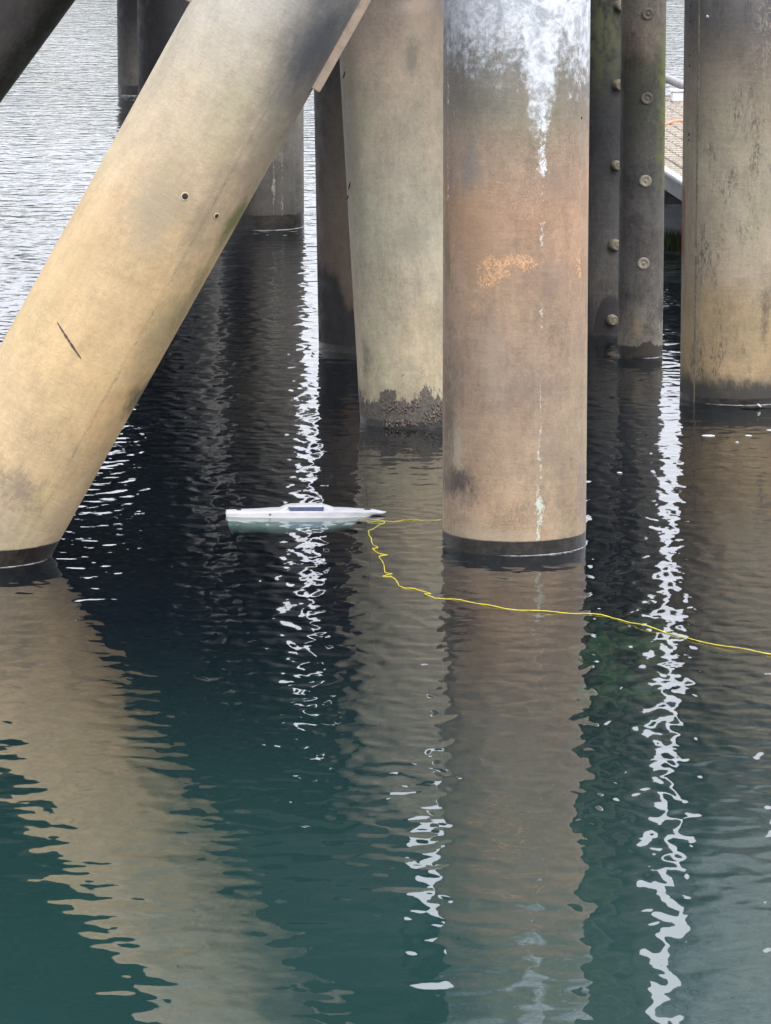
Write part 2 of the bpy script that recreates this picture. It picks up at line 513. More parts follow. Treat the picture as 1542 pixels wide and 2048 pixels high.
def surf(r, u, z, off=0.0):
    """point on the camera side of a pile's surface (local)"""
    u = max(-.999, min(.999, u)); rr = r + off
    return Vector((rr * u, -rr * math.sqrt(1 - u * u), z))

def local_of(o, px, py, r):
    """local (u, z) where the view ray through a photo pixel meets the pile's front"""
    Mi = o.matrix_world.inverted()
    a = Mi @ Vector((0, 0, H)); d = Mi.to_3x3() @ ray(px, py)
    A = d.x ** 2 + d.y ** 2; B = 2 * (a.x * d.x + a.y * d.y); C = a.x ** 2 + a.y ** 2 - r * r
    D = B * B - 4 * A * C
    t = (-B - math.sqrt(max(D, 0))) / (2 * A)
    p = a + d * t
    return p.x / r, p.z

def glint_ring(o, r, a0, a1, lift=.0, rad=.006):
    """thin pale rim standing in for sky glint where the water meets the pile; angles from the camera side, + to the right"""
    Mi = o.matrix_world.inverted()
    ax = (o.matrix_world.to_3x3() @ Vector((0, 0, 1)))
    c = o.matrix_world.translation
    pts = []; rs = []
    n = 40
    for i in range(n + 1):
        a = R(a0 + (a1 - a0) * i / n)
        lp = Vector((math.sin(a) * (r + .004), -math.cos(a) * (r + .004), 0))
        wp = o.matrix_world @ lp
        wp = wp - ax * (wp.z / ax.z)              # slide along the pile to the water
        wp.z = .002
        pts.append(Mi @ wp)
        e = min(i, n - i) / n
        rs.append(rad * .6 * (.2 + .8 * min(1, e * 5)) * (.45 + .8 * random.random()))
    b = bmesh.new(); tube(b, pts, rs, 6)
    return link('glint_line', b, M_RIMGLINT, o)

def seam(o, r, u, z0, z1, mat, wdt=.012, hgt=.003, gaps=()):
    b = bmesh.new()
    n = max(4, int((z1 - z0) / .06))
    prev = None
    for i in range(n + 1):
        z = z0 + (z1 - z0) * i / n
        du = wdt / r * (.85 + .3 * random.random())
        row = [surf(r, u - du, z, -.001), surf(r, u - du * .5, z, hgt), surf(r, u + du * .5, z, hgt), surf(r, u + du, z, -.001)]
        row = [b.verts.new(q) for q in row]
        if prev and not any(a < z < c for a, c in gaps):
            for k in range(3): b.faces.new((prev[k], prev[k + 1], row[k + 1], row[k]))
        prev = row
    bmesh.ops.delete(b, geom=[v for v in b.verts if not v.link_faces], context='VERTS')
    return link('weld_seam', b, mat, o)

RB = .462       # big pile radius

# --- the upright pile in the middle
TAN = (.30, .205, .125); BROWN = (.235, .165, .115); PURP = (.238, .178, .130); GREYB = (.19, .16, .125)
WHITE = (.66, .69, .74)
def centre_extra(n, po, x, y, z, u, col):
    fine = n.noise(n.scale(po, (1, 1, .8)), 24, 6, .75)
    mid = n.noise(n.scale(po, (1, 1, .8), (3, 3, 3)), 5.5, 5, .65)
    # white bloom across the top, hanging down in a ragged wedge
    du = n.math('ABSOLUTE', n.math('SUBTRACT', u, .31))
    edge = n.math('ADD', n.math('MULTIPLY', n.mapr(du, .015, .33), .48), 2.64)
    edge = n.math('ADD', edge, n.math('MULTIPLY', n.mapr(u, .55, .85, 0, 1), -.14))
    t = n.math('SUBTRACT', z, edge)
    t = n.math('ADD', t, n.math('MULTIPLY', n.math('SUBTRACT', mid, .5), .75))
    t = n.math('ADD', t, n.math('MULTIPLY', n.math('SUBTRACT', fine, .5), 1.3))
    m = n.mapr(t, -.12, .30)
    shade = n.mix(n.mapr(n.noise(po, 11, 7, .75, .4), .38, .60), (.31, .34, .38), WHITE)
    col = n.mix(n.math('MULTIPLY', m, .78), col, shade)
    # orange flaking rust
    for (u0, h0, su, sh) in ((-.30, 1.82, .24, .085), (.02, 1.87, .24, .06), (.845, 1.83, .035, .10), (-.42, 1.76, .12, .07)):
        d1 = n.math('DIVIDE', n.math('SUBTRACT', u, u0), su); d2 = n.math('DIVIDE', n.math('SUBTRACT', z, h0), sh)
        d = n.math('SQRT', n.math('ADD', n.math('MULTIPLY', d1, d1), n.math('MULTIPLY', d2, d2)))
        nn = n.noise(po, 16, 5, .75)
        mm = n.mapr(n.math('ADD', n.math('SUBTRACT', 1.1, d), n.math('MULTIPLY', n.math('SUBTRACT', nn, .5), 3.4)), .0, .5)
        fl = n.mapr(n.math('ABSOLUTE', n.math('SUBTRACT', n.noise(po, 38, 5, .75, .8), .5)), .055, .015)
        fl = n.math('MULTIPLY', fl, n.mapr(n.noise(po, 55, 3, .6), .38, .52))
        col = n.mix(n.math('MULTIPLY', n.math('MULTIPLY', mm, fl), n.math('LESS_THAN', y, 0)), col, (.64, .36, .18))
    return col
m_c = pile_mat('pile_middle', RB, [(0, (.28, .22, .15)), (.16, (.29, .215, .145)), (.5, (.28, .208, .142)), (1.1, PURP), (1.7, (.285, .198, .135)),
        (2.2, (.30, .195, .128)), (2.5, (.27, .195, .138)), (2.8, (.19, .165, .13)), (3.1, (.16, .15, .135)), (3.6, (.30, .31, .32)), (5.5, (.4, .42, .45))], 5.5,
        wet=.092, wetvar=.004, warp=.4, seed=1.0, mott=.17, speck=.75,
        blobs=[(-.78, .44, .36, .15, (.060, .048, .042), .95, 9, 1.0), (-.92, .85, .13, .7, (.09, .07, .045), .8, 10, 1.0), (-.80, .66, .16, .2, (.34, .30, .22), .6, 12, 1.3), (-.95, 1.9, .06, .5, (.10, .10, .05), .7, 9, 1.1), (.1, 1.05, .8, .12, (.17, .13, .105), .55, 7, 1.4), (.5, .62, .35, .3, (.19, .15, .12), .5, 6, 1.3), (-.35, 1.25, .4, .4, (.30, .235, .175), .55, 6, 1.3), (-.7, 2.45, .3, .2, (.17, .165, .16), .6, 6, 1.2), (.5, 2.35, .5, .25, (.19, .14, .11), .5, 7, 1.4),
               (-.55, 2.0, .5, .5, (.33, .215, .13), .5, 3, .8), (.93, .35, .12, .35, (.14, .11, .115), .6, 8, 1.0),
               (.40, 1.75, .5, .35, (.17, .122, .10), .45, 4, 1.0), (-.3, .7, .5, .25, (.28, .20, .13), .4, 4, 1.0),
               (-.6, 2.88, .5, .14, (.13, .12, .105), .55, 6, 1.2), (-.2, .12, .9, .10, (.33, .27, .19), .6, 9, .9)],
        streaks=[(.33, .12, 2.85, 2.40, WHITE, .60, .95), (.33, .07, 2.6, 1.2, (.50, .50, .44), .72, .85), (.33, .25, 2.6, 1.0, (.36, .31, .25), .84, .6),
                 (.32, .03, 1.2, .75, (.46, .44, .38), .72, .8),
                 (.31, .07, .72, .02, (.46, .52, .45), .62, .9), (.31, .11, .34, .02, (.42, .48, .41), .68, .8),
                 (-.94, .03, 3.3, 2.2, (.6, .6, .58), .70, .8), (-.86, .012, 3.2, 1.4, (.5, .44, .36), .70, .6),
                 (.72, .012, 2.7, 1.4, (.40, .34, .27), .70, .6), (-.12, .02, 2.5, 2.1, (.42, .34, .26), .8, .6)],
        extra=centre_extra, dirt=.4)
b0 = at_z(1028, 1112); b0 = Vector((b0.x * (b0.y + RB) / b0.y, b0.y + RB, 0))
P_C = pile(b0, b0 + Vector((0, 0, 1)), RB, m_c, z1=4.74, label='thick upright steel pile with white bloom at its top and orange rust flakes', seed=1)
glint_ring(P_C, RB, -14, 88, rad=.005)
ub, zb = local_of(P_C, 1163, 236, RB)
def disc_on(o, r, u, z, rad, hgt, mat, name, seg=14, prof=None):
    b = bmesh.new()
    nrm = Vector((u, -math.sqrt(1 - u * u), 0))
    c = surf(r, u, z)
    zx = nrm; xx = Vector((0, 0, 1)).cross(zx).normalized(); yx = zx.cross(xx)
    Mx = Matrix(((xx.x, yx.x, zx.x, c.x), (xx.y, yx.y, zx.y, c.y), (xx.z, yx.z, zx.z, c.z), (0, 0, 0, 1)))
    lathe(b, prof or [(rad, -.004), (rad, hgt * .6), (rad * .8, hgt), (0, hgt)], seg, Mx)
    return link(name, b, mat, o)
disc_on(P_C, RB, ub, zb, .008, .004, M_RUST, 'bolt_hole')

# --- the raked pile in front on the left
m_b = pile_mat('pile_raked', RB, [(0, (.34, .275, .19)), (.3, (.34, .275, .19)), (.7, (.42, .315, .185)), (1.5, (.48, .345, .185)), (2.3, (.46, .335, .19)), (2.9, (.40, .315, .21)),
        (3.3, (.37, .315, .225)), (3.75, (.35, .315, .255)), (4.2, (.34, .325, .30)), (6, (.36, .36, .35))], 6.0,
        wet=.115, wetvar=.006, warp=.35, seed=2.0, mott=.10, speck=.8, dirt=.22,
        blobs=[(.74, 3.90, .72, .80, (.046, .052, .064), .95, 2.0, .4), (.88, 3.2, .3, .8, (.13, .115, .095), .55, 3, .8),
               (.95, 1.45, .16, .20, (.035, .04, .022), .85, 6, .9), (.93, 2.7, .10, .25, (.09, .11, .03), .8, 7, 1.0), (.93, 2.2, .12, .4, (.13, .13, .06), .6, 6, 1.0),
               (.8, 1.9, .3, .6, (.20, .18, .10), .5, 4, 1.0), (.1, .62, .55, .16, (.13, .11, .09), .6, 9, 1.3),
               (-.2, .22, .18, .05, (.05, .042, .036), .8, 12, 1.2), (.55, 2.8, .25, .7, (.21, .175, .13), .5, 5, 1.0),
               (-.05, 2.55, .5, .35, (.27, .23, .165), .6, 3, .9), (-.6, 2.0, .4, .6, (.40, .28, .14), .45, 3, .9)],
        streaks=[(.58, .04, 3.6, .9, (.20, .17, .125), .66, .55)])
YB = 26.4
P_B = pile(at_y(-3, 1000, YB), at_y(554, 0, YB), RB, m_b, z1=4.6, label='thick tan steel pile leaning hard to the right, nearest on the left', seed=2)
glint_ring(P_B, RB, -40, 78, rad=.003)
us, _ = local_of(P_B, 400, 430, RB)
for px, py in ((541, 180), (440, 380)):
    pass
u1, z1_ = local_of(P_B, 552, 175, RB); u2, z2_ = local_of(P_B, 395, 480, RB)
M_SEAM_B = simple('raked_seam', (.27, .225, .15), .65, 0, .25, 30)
seam(P_B, RB, .545, z2_ - 2.3, z1_ + .4, m_b, .026, .0018)
M_RIM = simple('hole_rim', (.45, .37, .24), .7, 0, .2, 60)
for px, py, rr in ((370, 393, .021), (433, 432, .016)):
    u_, z_ = local_of(P_B, px, py, RB)
    hole = disc_on(P_B, RB, u_, z_, rr, .003, M_RUST, 'bolt_hole', 10)
    disc_on(P_B, RB, u_, z_, rr * 1.3, .001, M_RIM, 'hole_rim', 12, [(rr * 1.32, -.003), (rr * 1.28, .0018), (rr * .95, .0022), (rr * .95, -.003)])
# the dark scrape
ua, za = local_of(P_B, 115, 645, RB); uc, zc = local_of(P_B, 162, 717, RB)
b = bmesh.new(); prev = None
for i in range(23):
    t = i / 22
    u_ = ua + (uc - ua) * t; z_ = za + (zc - za) * t
    hw = .0025 + .0042 * math.sin(PI * min(1, t * 1.02)) ** .5 * (.5 + 1.0 * random.random())
    du = (zc - za); dz = -(uc - ua) * RB; L = math.hypot(du, dz)
    a = surf(RB, u_ + du / L * hw / RB, z_ + dz / L * hw, .0022); c = surf(RB, u_ - du / L * hw / RB, z_ - dz / L * hw, .0022)
    row = (b.verts.new(a), b.verts.new(surf(RB, u_, z_, .004)), b.verts.new(c))
    if prev:
        b.faces.new((prev[0], prev[1], row[1], row[0])); b.faces.new((prev[1], prev[2], row[2], row[1]))
    prev = row
link('scrape', b, simple('scrape_rust', (.075, .055, .045), .85, 0, .5, 60), P_B)
# gusset plates along both flanks near the top
M_PLATE = simple('gusset_steel', (.30, .235, .18), .6, 0, .2, 12)
def gusset(side, zlow, zhigh, out_, y0, y1):
    b = bmesh.new()
    x0 = side * (RB - .02); x1 = side * (RB + out_)
    lo = (min(x0, x1), y0, zlow); hi = (max(x0, x1), y1, zhigh)
    box(b, lo, hi, None, .006)
    return link('gusset_plate', b, M_PLATE, P_B, smooth=False)
_, zg = local_of(P_B, 632, 172, RB)
gusset(1, zg - .02, 5.2, .045, -.10, .05)
_, zg2 = local_of(P_B, 378, 12, RB)
gusset(-1, zg2 + .02, 5.2, .035, -.06, .05)

# --- the raked pile behind the middle one
RR_ = .408
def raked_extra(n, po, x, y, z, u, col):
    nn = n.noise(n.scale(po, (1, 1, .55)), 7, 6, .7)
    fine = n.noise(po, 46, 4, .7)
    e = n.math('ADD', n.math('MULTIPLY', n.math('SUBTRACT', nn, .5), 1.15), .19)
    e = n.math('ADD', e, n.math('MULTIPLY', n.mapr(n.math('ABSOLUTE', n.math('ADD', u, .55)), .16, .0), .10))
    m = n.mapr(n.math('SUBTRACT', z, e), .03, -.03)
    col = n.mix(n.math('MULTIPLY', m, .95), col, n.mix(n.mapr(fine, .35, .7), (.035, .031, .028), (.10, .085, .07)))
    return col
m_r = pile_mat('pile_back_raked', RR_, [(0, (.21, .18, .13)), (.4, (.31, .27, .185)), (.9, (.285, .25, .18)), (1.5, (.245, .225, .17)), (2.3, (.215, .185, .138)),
        (2.75, (.20, .16, .12)), (3.05, (.15, .12, .095)), (3.3, (.05, .045, .042)), (5.5, (.04, .04, .04))], 5.5, wet=.05, wetvar=.01, warp=.5, seed=3.0, mott=.16, speck=.35, dirt=.3,  # upper stops turn near black: shade at the pile head put into the colour
        blobs=[(-.85, 2.2, .3, 1.2, (.13, .125, .085), .55, 4, 1.0), (.5, 3.2, .4, .5, (.26, .205, .155), .5, 3, .8), (.35, 2.75, .25, .18, (.085, .08, .06), .7, 6, 1.2),
               (-.8, .5, .12, .22, (.09, .085, .065), .7, 8, 1.1), (.1, 1.35, .5, .22, (.16, .15, .115), .6, 6, 1.2)], extra=raked_extra)
b0 = at_z(827, 858); YR = b0.y + RR_
b0 = Vector((b0.x * YR / b0.y, YR, 0))
t0 = at_y(827 - .055 * 688, 170, YR + .25)
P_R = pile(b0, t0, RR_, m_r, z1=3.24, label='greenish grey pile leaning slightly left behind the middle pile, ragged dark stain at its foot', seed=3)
# ragged growth on its foot
b = bmesh.new(); rnd = random.Random(11)
for i in range(420):
    u_ = rnd.uniform(-.55, .95); z_ = rnd.uniform(-.03, .20) * rnd.random() ** .5
    if mnoise.noise(Vector((u_ * 3, z_ * 9, 2))) < -.12: continue
    c = surf(RR_, u_, z_)
    nrm = Vector((c.x, c.y, 0)).normalized()
    s = rnd.uniform(.004, .011)
    r_ = bmesh.ops.create_icosphere(b, subdivisions=1, radius=s)
    for v in r_['verts']:
        v.co = c + v.co * (1 + rnd.uniform(-.3, .3)) + nrm * s * .2 - Vector((0, 0, .6 * s * (v.co.z < 0)))
tag(link('barnacles', b, simple('barnacle', (.085, .07, .058), .9, 0, .6, 50, .002), P_R), kind='stuff')

# --- dark pile behind it
R6 = .455
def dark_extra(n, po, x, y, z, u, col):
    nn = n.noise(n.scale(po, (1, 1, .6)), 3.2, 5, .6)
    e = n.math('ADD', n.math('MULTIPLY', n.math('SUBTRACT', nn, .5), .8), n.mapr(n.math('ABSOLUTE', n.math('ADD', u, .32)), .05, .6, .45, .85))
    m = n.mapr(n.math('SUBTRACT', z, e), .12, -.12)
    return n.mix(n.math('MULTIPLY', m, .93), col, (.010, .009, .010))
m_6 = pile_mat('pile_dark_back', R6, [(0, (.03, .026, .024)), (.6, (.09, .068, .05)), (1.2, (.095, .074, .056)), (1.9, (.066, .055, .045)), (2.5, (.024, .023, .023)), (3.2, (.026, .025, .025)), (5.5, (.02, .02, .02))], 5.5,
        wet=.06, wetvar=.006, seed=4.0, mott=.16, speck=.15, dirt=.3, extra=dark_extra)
b0 = at_z(743, 708); Y6 = b0.y + R6
b0 = Vector((b0.x * Y6 / b0.y, Y6, 0))
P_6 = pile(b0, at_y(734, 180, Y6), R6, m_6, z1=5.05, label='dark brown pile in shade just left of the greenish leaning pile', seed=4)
for px, py, hh in ((687, 150, .05), (697, 372, .06), (694, 395, .03)):
    u_, z_ = local_of(P_R, px, py, RR_)
    b = bmesh.new()
    for q in range(3):
        pass
    tube(b, [surf(RR_, min(-.94, u_) + .01 * k, z_ - hh * .5 + hh * k / 4, .001) for k in range(5)], [.002, .006, .007, .005, .002], 5)
    link('rust_pit', b, M_RUST, P_R)

# --- pile in the gap
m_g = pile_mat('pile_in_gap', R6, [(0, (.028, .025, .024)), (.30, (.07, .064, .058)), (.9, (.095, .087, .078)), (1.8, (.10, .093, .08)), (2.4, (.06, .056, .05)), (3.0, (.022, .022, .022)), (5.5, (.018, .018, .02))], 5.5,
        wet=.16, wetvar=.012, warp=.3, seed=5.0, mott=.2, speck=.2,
        blobs=[(-.55, .8, .5, 1.2, (.010, .010, .013), .95, 3, .6), (.3, 1.0, .4, .35, (.20, .19, .165), .5, 9, 1.4)],
        streaks=[(.30, .05, 1.5, .1, (.30, .30, .27), .62, .8), (.50, .04, 1.3, .15, (.28, .28, .25), .68, .8)])
b0 = at_z(525, 461); Yg = b0.y + R6
b0 = Vector((b0.x * Yg / b0.y, Yg, 0))
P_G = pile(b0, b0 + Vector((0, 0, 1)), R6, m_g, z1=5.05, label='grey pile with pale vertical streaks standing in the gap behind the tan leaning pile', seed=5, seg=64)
glint_ring(P_G, R6, -15, 88, rad=.006)

# --- two far dark piles
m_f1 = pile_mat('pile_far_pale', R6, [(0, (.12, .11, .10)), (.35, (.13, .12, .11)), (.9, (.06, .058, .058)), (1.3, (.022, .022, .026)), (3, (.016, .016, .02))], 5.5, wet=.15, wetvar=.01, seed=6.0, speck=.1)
b0 = at_z(295, 192); Ya = b0.y + R6
b0 = Vector((b0.x * Ya / b0.y, Ya, 0))
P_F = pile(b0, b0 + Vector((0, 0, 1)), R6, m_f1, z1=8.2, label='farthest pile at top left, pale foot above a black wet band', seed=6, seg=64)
glint_ring(P_F, R6, -60, 0, rad=.012)
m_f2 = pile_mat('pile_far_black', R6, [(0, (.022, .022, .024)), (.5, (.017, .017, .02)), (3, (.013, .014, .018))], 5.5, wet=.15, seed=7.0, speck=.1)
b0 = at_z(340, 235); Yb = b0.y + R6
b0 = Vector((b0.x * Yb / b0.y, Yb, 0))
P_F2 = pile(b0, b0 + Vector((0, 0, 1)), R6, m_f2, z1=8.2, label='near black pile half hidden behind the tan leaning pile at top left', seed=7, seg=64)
# --- pale slim pile, seen only as a light stripe in the water
m_f3 = pile_mat('pile_slim_pale', .22, [(0, (.11, .11, .108)), (3, (.13, .13, .13))], 5.5, wet=.15, seed=8.0, speck=.2)
b0 = at_z(418, 400)
P_F3 = pile(b0, b0 + Vector((0, 0, 1)), .21, m_f3, z1=5.05, label='slim pale pile hidden behind the tan leaning pile, mirrored as a grey stripe', seed=8, seg=48)

# --- dark raked pile at the top left corner
RL = .40
m_l = pile_mat('pile_corner', RL, [(0, (.07, .065, .055)), (3, (.085, .076, .068)), (6, (.06, .058, .056))], 6.0, seed=9.0, mott=.22, speck=.1,
        blobs=[(.80, 4.0, .34, 2.6, (.020, .024, .014), .9, 5, 1.1)])
YL = 34.0
P_L = pile(at_y(-124, 205, YL), at_y(26, 0, YL), RL, m_l, z1=5.05, label='dark leaning pile with green algae crossing the top left corner', seed=9, seg=64)

# --- right hand pile
RR2 = .462
def right_extra(n, po, x, y, z, u, col):
    fine = n.noise(n.scale(po, (1, 1, .35)), 60, 4, .75)
    mid = n.noise(n.scale(po, (1, 1, .25), (1, 8, 3)), 7, 5, .65)
    m = n.math('MULTIPLY', n.mapr(mid, .50, .66), n.mapr(fine, .44, .60))
    col = n.mix(n.math('MULTIPLY', m, .75), col, (.045, .042, .038))
    # dark tidal zone with a ragged upper edge
    nn = n.noise(n.scale(po, (1, 1, .5), (6, 1, 1)), 6, 6, .7)
    e = n.math('ADD', n.math('MULTIPLY', n.math('SUBTRACT', nn, .5), .30), .19)
    m = n.mapr(n.math('SUBTRACT', z, e), .06, -.06)
    col = n.mix(n.math('MULTIPLY', m, .92), col, (.028, .027, .026))
    # grey-brown scum map at the top
    q = n.noise(n.scale(po, (1, 1, .6), (2, 2, 9)), 13, 5, .6, 1.2)
    mm = n.math('MULTIPLY', n.mapr(n.math('ABSOLUTE', n.math('SUBTRACT', q, .52)), .035, .01), n.mapr(z, 2.3, 2.7))
    mm = n.math('MULTIPLY', mm, n.mapr(u, -.1, .4))
    col = n.mix(n.math('MULTIPLY', mm, .6), col, (.25, .22, .17))
    # rusty left flank
    mr_ = n.math('MULTIPLY', n.mapr(u, -.955, -.985), n.math('MULTIPLY', n.mapr(z, .95, 1.15), n.mapr(z, 1.75, 1.6)))
    return n.mix(mr_, col, (.16, .07, .045))
m_x = pile_mat('pile_right', RR2, [(0, (.11, .095, .07)), (.3, (.27, .20, .115)), (.75, (.26, .20, .12)), (1.05, (.24, .20, .145)), (1.9, (.235, .21, .155)), (2.3, (.20, .175, .13)),
        (2.7, (.13, .11, .09)), (3.0, (.075, .07, .068)), (3.4, (.09, .09, .09)), (3.7, (.30, .32, .33)), (6.3, (.42, .46, .48))], 6.3, wet=.05, wetvar=.006, warp=.35, seed=10.0, mott=.15, speck=.5,
        blobs=[(.55, 3.0, .5, .4, (.06, .058, .058), .6, 5, 1.2), (.35, .7, .12, .35, (.055, .05, .045), .7, 10, 1.3), (.6, .5, .4, .3, (.26, .185, .095), .5, 5, 1.0)], extra=right_extra,
        streaks=[(-.43, .02, 1.3, .1, (.27, .22, .13), .62, .5)])
b0 = at_z(1476, 811); Yx = b0.y + RR2
b0 = Vector((b0.x * Yx / b0.y, Yx, 0))
P_X = pile(b0, b0 + Vector((0, 0, 1)), RR2, m_x, z1=7.2, label='thick pile at the right edge, dark top and yellowish lower part', seed=10)
glint_ring(P_X, RR2, -38, 60, rad=.004)
M_SEAM_X = simple('right_seam', (.12, .105, .075), .7, 0, .4, 30)
seam(P_X, RR2, -.80, -.1, 6.2, M_SEAM_X, .007, .003, gaps=((1.2, 1.24), (2.3, 2.36), (2.7, 2.73)))
for py, rr in ((11, .010), (43, .012), (110, .008), (131, .009), (269, .013), (280, .008)):
    u_, z_ = local_of(P_X, 1378, py, RR2)
    disc_on(P_X, RR2, max(u_, -.93), z_, rr, .003, M_RUST, 'rust_pit', 8)
u_, z_ = local_of(P_X, 1415, 33, RR2)
disc_on(P_X, RR2, u_, z_, .012, .006, M_FOAM, 'paint_chip', 8)

# --- two slim bolted piles
RS = .19
def slim_extra_front(n, po, x, y, z, u, col):
    nn = n.noise(n.scale(po, (1, 1, .8)), 9, 6, .7)
    e = n.math('ADD', n.math('MULTIPLY', n.math('SUBTRACT', nn, .5), .12), n.mapr(n.math('ABSOLUTE', n.math('SUBTRACT', u, .25)), .35, .15, .10, .15))
    m = n.mapr(n.math('SUBTRACT', z, e), .008, -.008)
    col = n.mix(n.math('MULTIPLY', m, .95), col, (.022, .019, .016))
    g = n.mapr(n.math('ADD', n.math('MULTIPLY', u, .6), n.noise(po, 12, 4, .6)), .78, 1.15)
    g = n.math('MULTIPLY', g, n.math('MULTIPLY', n.mapr(z, 1.3, 1.7), n.mapr(z, 2.95, 2.5)))
    return n.mix(n.math('MULTIPLY', g, .85), col, (.09, .10, .022))
m_s = pile_mat('pile_slim_front', RS, [(0, (.14, .125, .10)), (.25, (.135, .12, .10)), (.5, (.092, .085, .078)), (1.0, (.066, .062, .058)), (1.6, (.046, .044, .041)), (2.3, (.036, .037, .028)), (2.5, (.045, .042, .028)),
        (2.62, (.10, .082, .064)), (2.9, (.11, .095, .077)), (3.3, (.12, .12, .115)), (3.9, (.05, .05, .05)), (6.3, (.05, .05, .05))], 6.3, wet=.02, warp=.22, seed=11.0, mott=.36, speck=.6,
        blobs=[(.45, .22, .16, .05, (.04, .036, .032), .7, 14, 1.2), (-.2, .28, .3, .12, (.21, .165, .09), .6, 9, 1.0), (.9, .4, .25, .12, (.03, .028, .025), .8, 9, 1.2)], extra=slim_extra_front)
b0 = at_z(1280, 717); Ys = b0.y + RS
b0 = Vector((b0.x * Ys / b0.y, Ys, 0))
P_S = pile(b0, b0 + Vector((0, 0, 1)), RS, m_s, z1=7.6, label='slim dark pile with pale washers up its face, between the middle and right piles', seed=11, seg=64)
glint_ring(P_S, RS, 0, 86, rad=.005)
M_WASH = [simple('washer_dull', (.070, .064, .050), .7, 0, .3, 40), simple('washer_pale', (.21, .19, .15), .7, 0, .25, 40)]
for px, py, mi in ((1296, 28, 0), (1294, 197, 0), (1291, 362, 1), (1287, 527, 1)):
    u_, z_ = local_of(P_S, px, py, RS)
    wsh = disc_on(P_S, RS, u_, z_, .048, .012, M_WASH[mi], 'washer', 18, [(.052, -.015), (.052, .003), (.048, .007), (.034, .0075), (.032, .006), (.0, .006)])
    disc_on(P_S, RS, u_, z_, .017, .02, M_WASH[mi], 'nut', 6, [(.016, .002), (.016, .008), (.010, .010), (0, .010)])
def slim_extra_back(n, po, x, y, z, u, col):
    d1 = n.math('DIVIDE', n.math('SUBTRACT', u, .25), .62)
    e = n.math('MULTIPLY', n.math('SQRT', n.math('MAXIMUM', n.math('SUBTRACT', 1.0, n.math('MULTIPLY', d1, d1)), 0.0)), .36)
    e = n.math('ADD', e, n.math('MULTIPLY', n.math('SUBTRACT', n.noise(po, 10, 5, .7), .5), .06))
    col = n.mix(n.math('MULTIPLY', n.mapr(n.math('SUBTRACT', z, e), .02, -.02), .95), col, (.014, .012, .014))
    g = n.math('MULTIPLY', n.mapr(n.noise(n.scale(po, (1, 1, .5)), 12, 4, .6), .42, .62), n.mapr(z, 1.9, 2.7))
    return n.mix(n.math('MULTIPLY', g, .7), col, (.085, .09, .048))
RS2 = .23
m_s2 = pile_mat('pile_slim_back', RS2, [(0, (.03, .028, .026)), (.4, (.055, .05, .045)), (1.0, (.038, .037, .036)), (1.8, (.016, .016, .019)), (2.4, (.02, .022, .018)), (6.3, (.022, .024, .02))], 6.3, wet=.02, seed=12.0, mott=.34, speck=.4, extra=slim_extra_back)
b0 = at_z(1204, 671); Ys2 = b0.y + RS
b0 = Vector((b0.x * Ys2 / b0.y, Ys2, 0))
P_S2 = pile(b0, b0 + Vector((0, 0, 1)), RS2, m_s2, z1=7.6, label='slim greenish black pile with round bolt ends, tucked behind the one with washers', seed=12, seg=64)
M_BOLT = simple('bolt_scale', (.125, .11, .078), .75, 0, .35, 40)
for px, py in ((1236, 12), (1233, 170), (1229, 331), (1226, 490), (1221, 640)):
    u_, z_ = local_of(P_S2, px + 2, py, RS2)
    f_ = random.uniform(.82, 1.12)
    disc_on(P_S2, RS2, u_, z_, .05, .07, M_BOLT, 'bolt_head', 9, [(.050 * f_, -.02), (.052 * f_, .018), (.046 * f_, .040 + .012 * random.random()), (.034 * f_, .062), (.030 * f_, .058), (.016, .066), (0, .064)])

# ------------------------------------------------------------------ the deck and cap the piles carry (above the frame, seen in the water)
dk = empty('pier_deck', (0, 0, 5.05))
tag(dk, 'dark concrete pier deck over the left piles, seen only mirrored in the water', 'pier')
def prism(b, poly, z0, z1):
    lo = [b.verts.new((x_, y_, z0)) for x_, y_ in poly]; hi = [b.verts.new((x_, y_, z1)) for x_, y_ in poly]
    n = len(poly)
    b.faces.new(lo[::-1]); b.faces.new(hi)
    for i in range(n): b.faces.new((lo[i], lo[(i + 1) % n], hi[(i + 1) % n], hi[i]))
M_SOFFIT = simple('soffit', (.025, .025, .025), .9, 0, .35, 1.5, .004)  # one very dark tone for slab, girders and beam
b = bmesh.new(); prism(b, [(-15, 30.6), (1.0, 30.6), (.62, 35.0), (-.60, 46.0), (-1.3, 48.0), (-1.75, 55.5), (-2.2, 60.0), (-3.5, 69.0), (-15, 70.0)], 0.25, .8)
link('slab', b, M_SOFFIT, dk, smooth=False)
for i in range(4):
    yy = 31.2 + i * 3.3
    b = bmesh.new(); box(b, (-14.8, yy, 0.0), (.9 - i * .5 - .05, yy + .5, .248))
    link('girder', b, M_SOFFIT, dk, smooth=False)
b = bmesh.new(); box(b, (-1.7, Y6 - .9 if Y6 < 33 else 31.95, 3.235), (.24, 33.5, 5.04), None, .03)
tag(link('cross_beam', b, M_SOFFIT, None, smooth=False), 'dark beam on the head of the greenish leaning pile, just above the picture', 'beam')
b = bmesh.new(); prism(b, [(-.75, 25.9), (1.6, 25.9), (1.6, 28.0), (-.75, 28.0)], 4.745, 5.6)
cap = link('pile_cap', b, M_CONC, None, smooth=False)
tag(cap, 'concrete cap joining the middle and tan leaning piles, above the picture', 'pile cap')

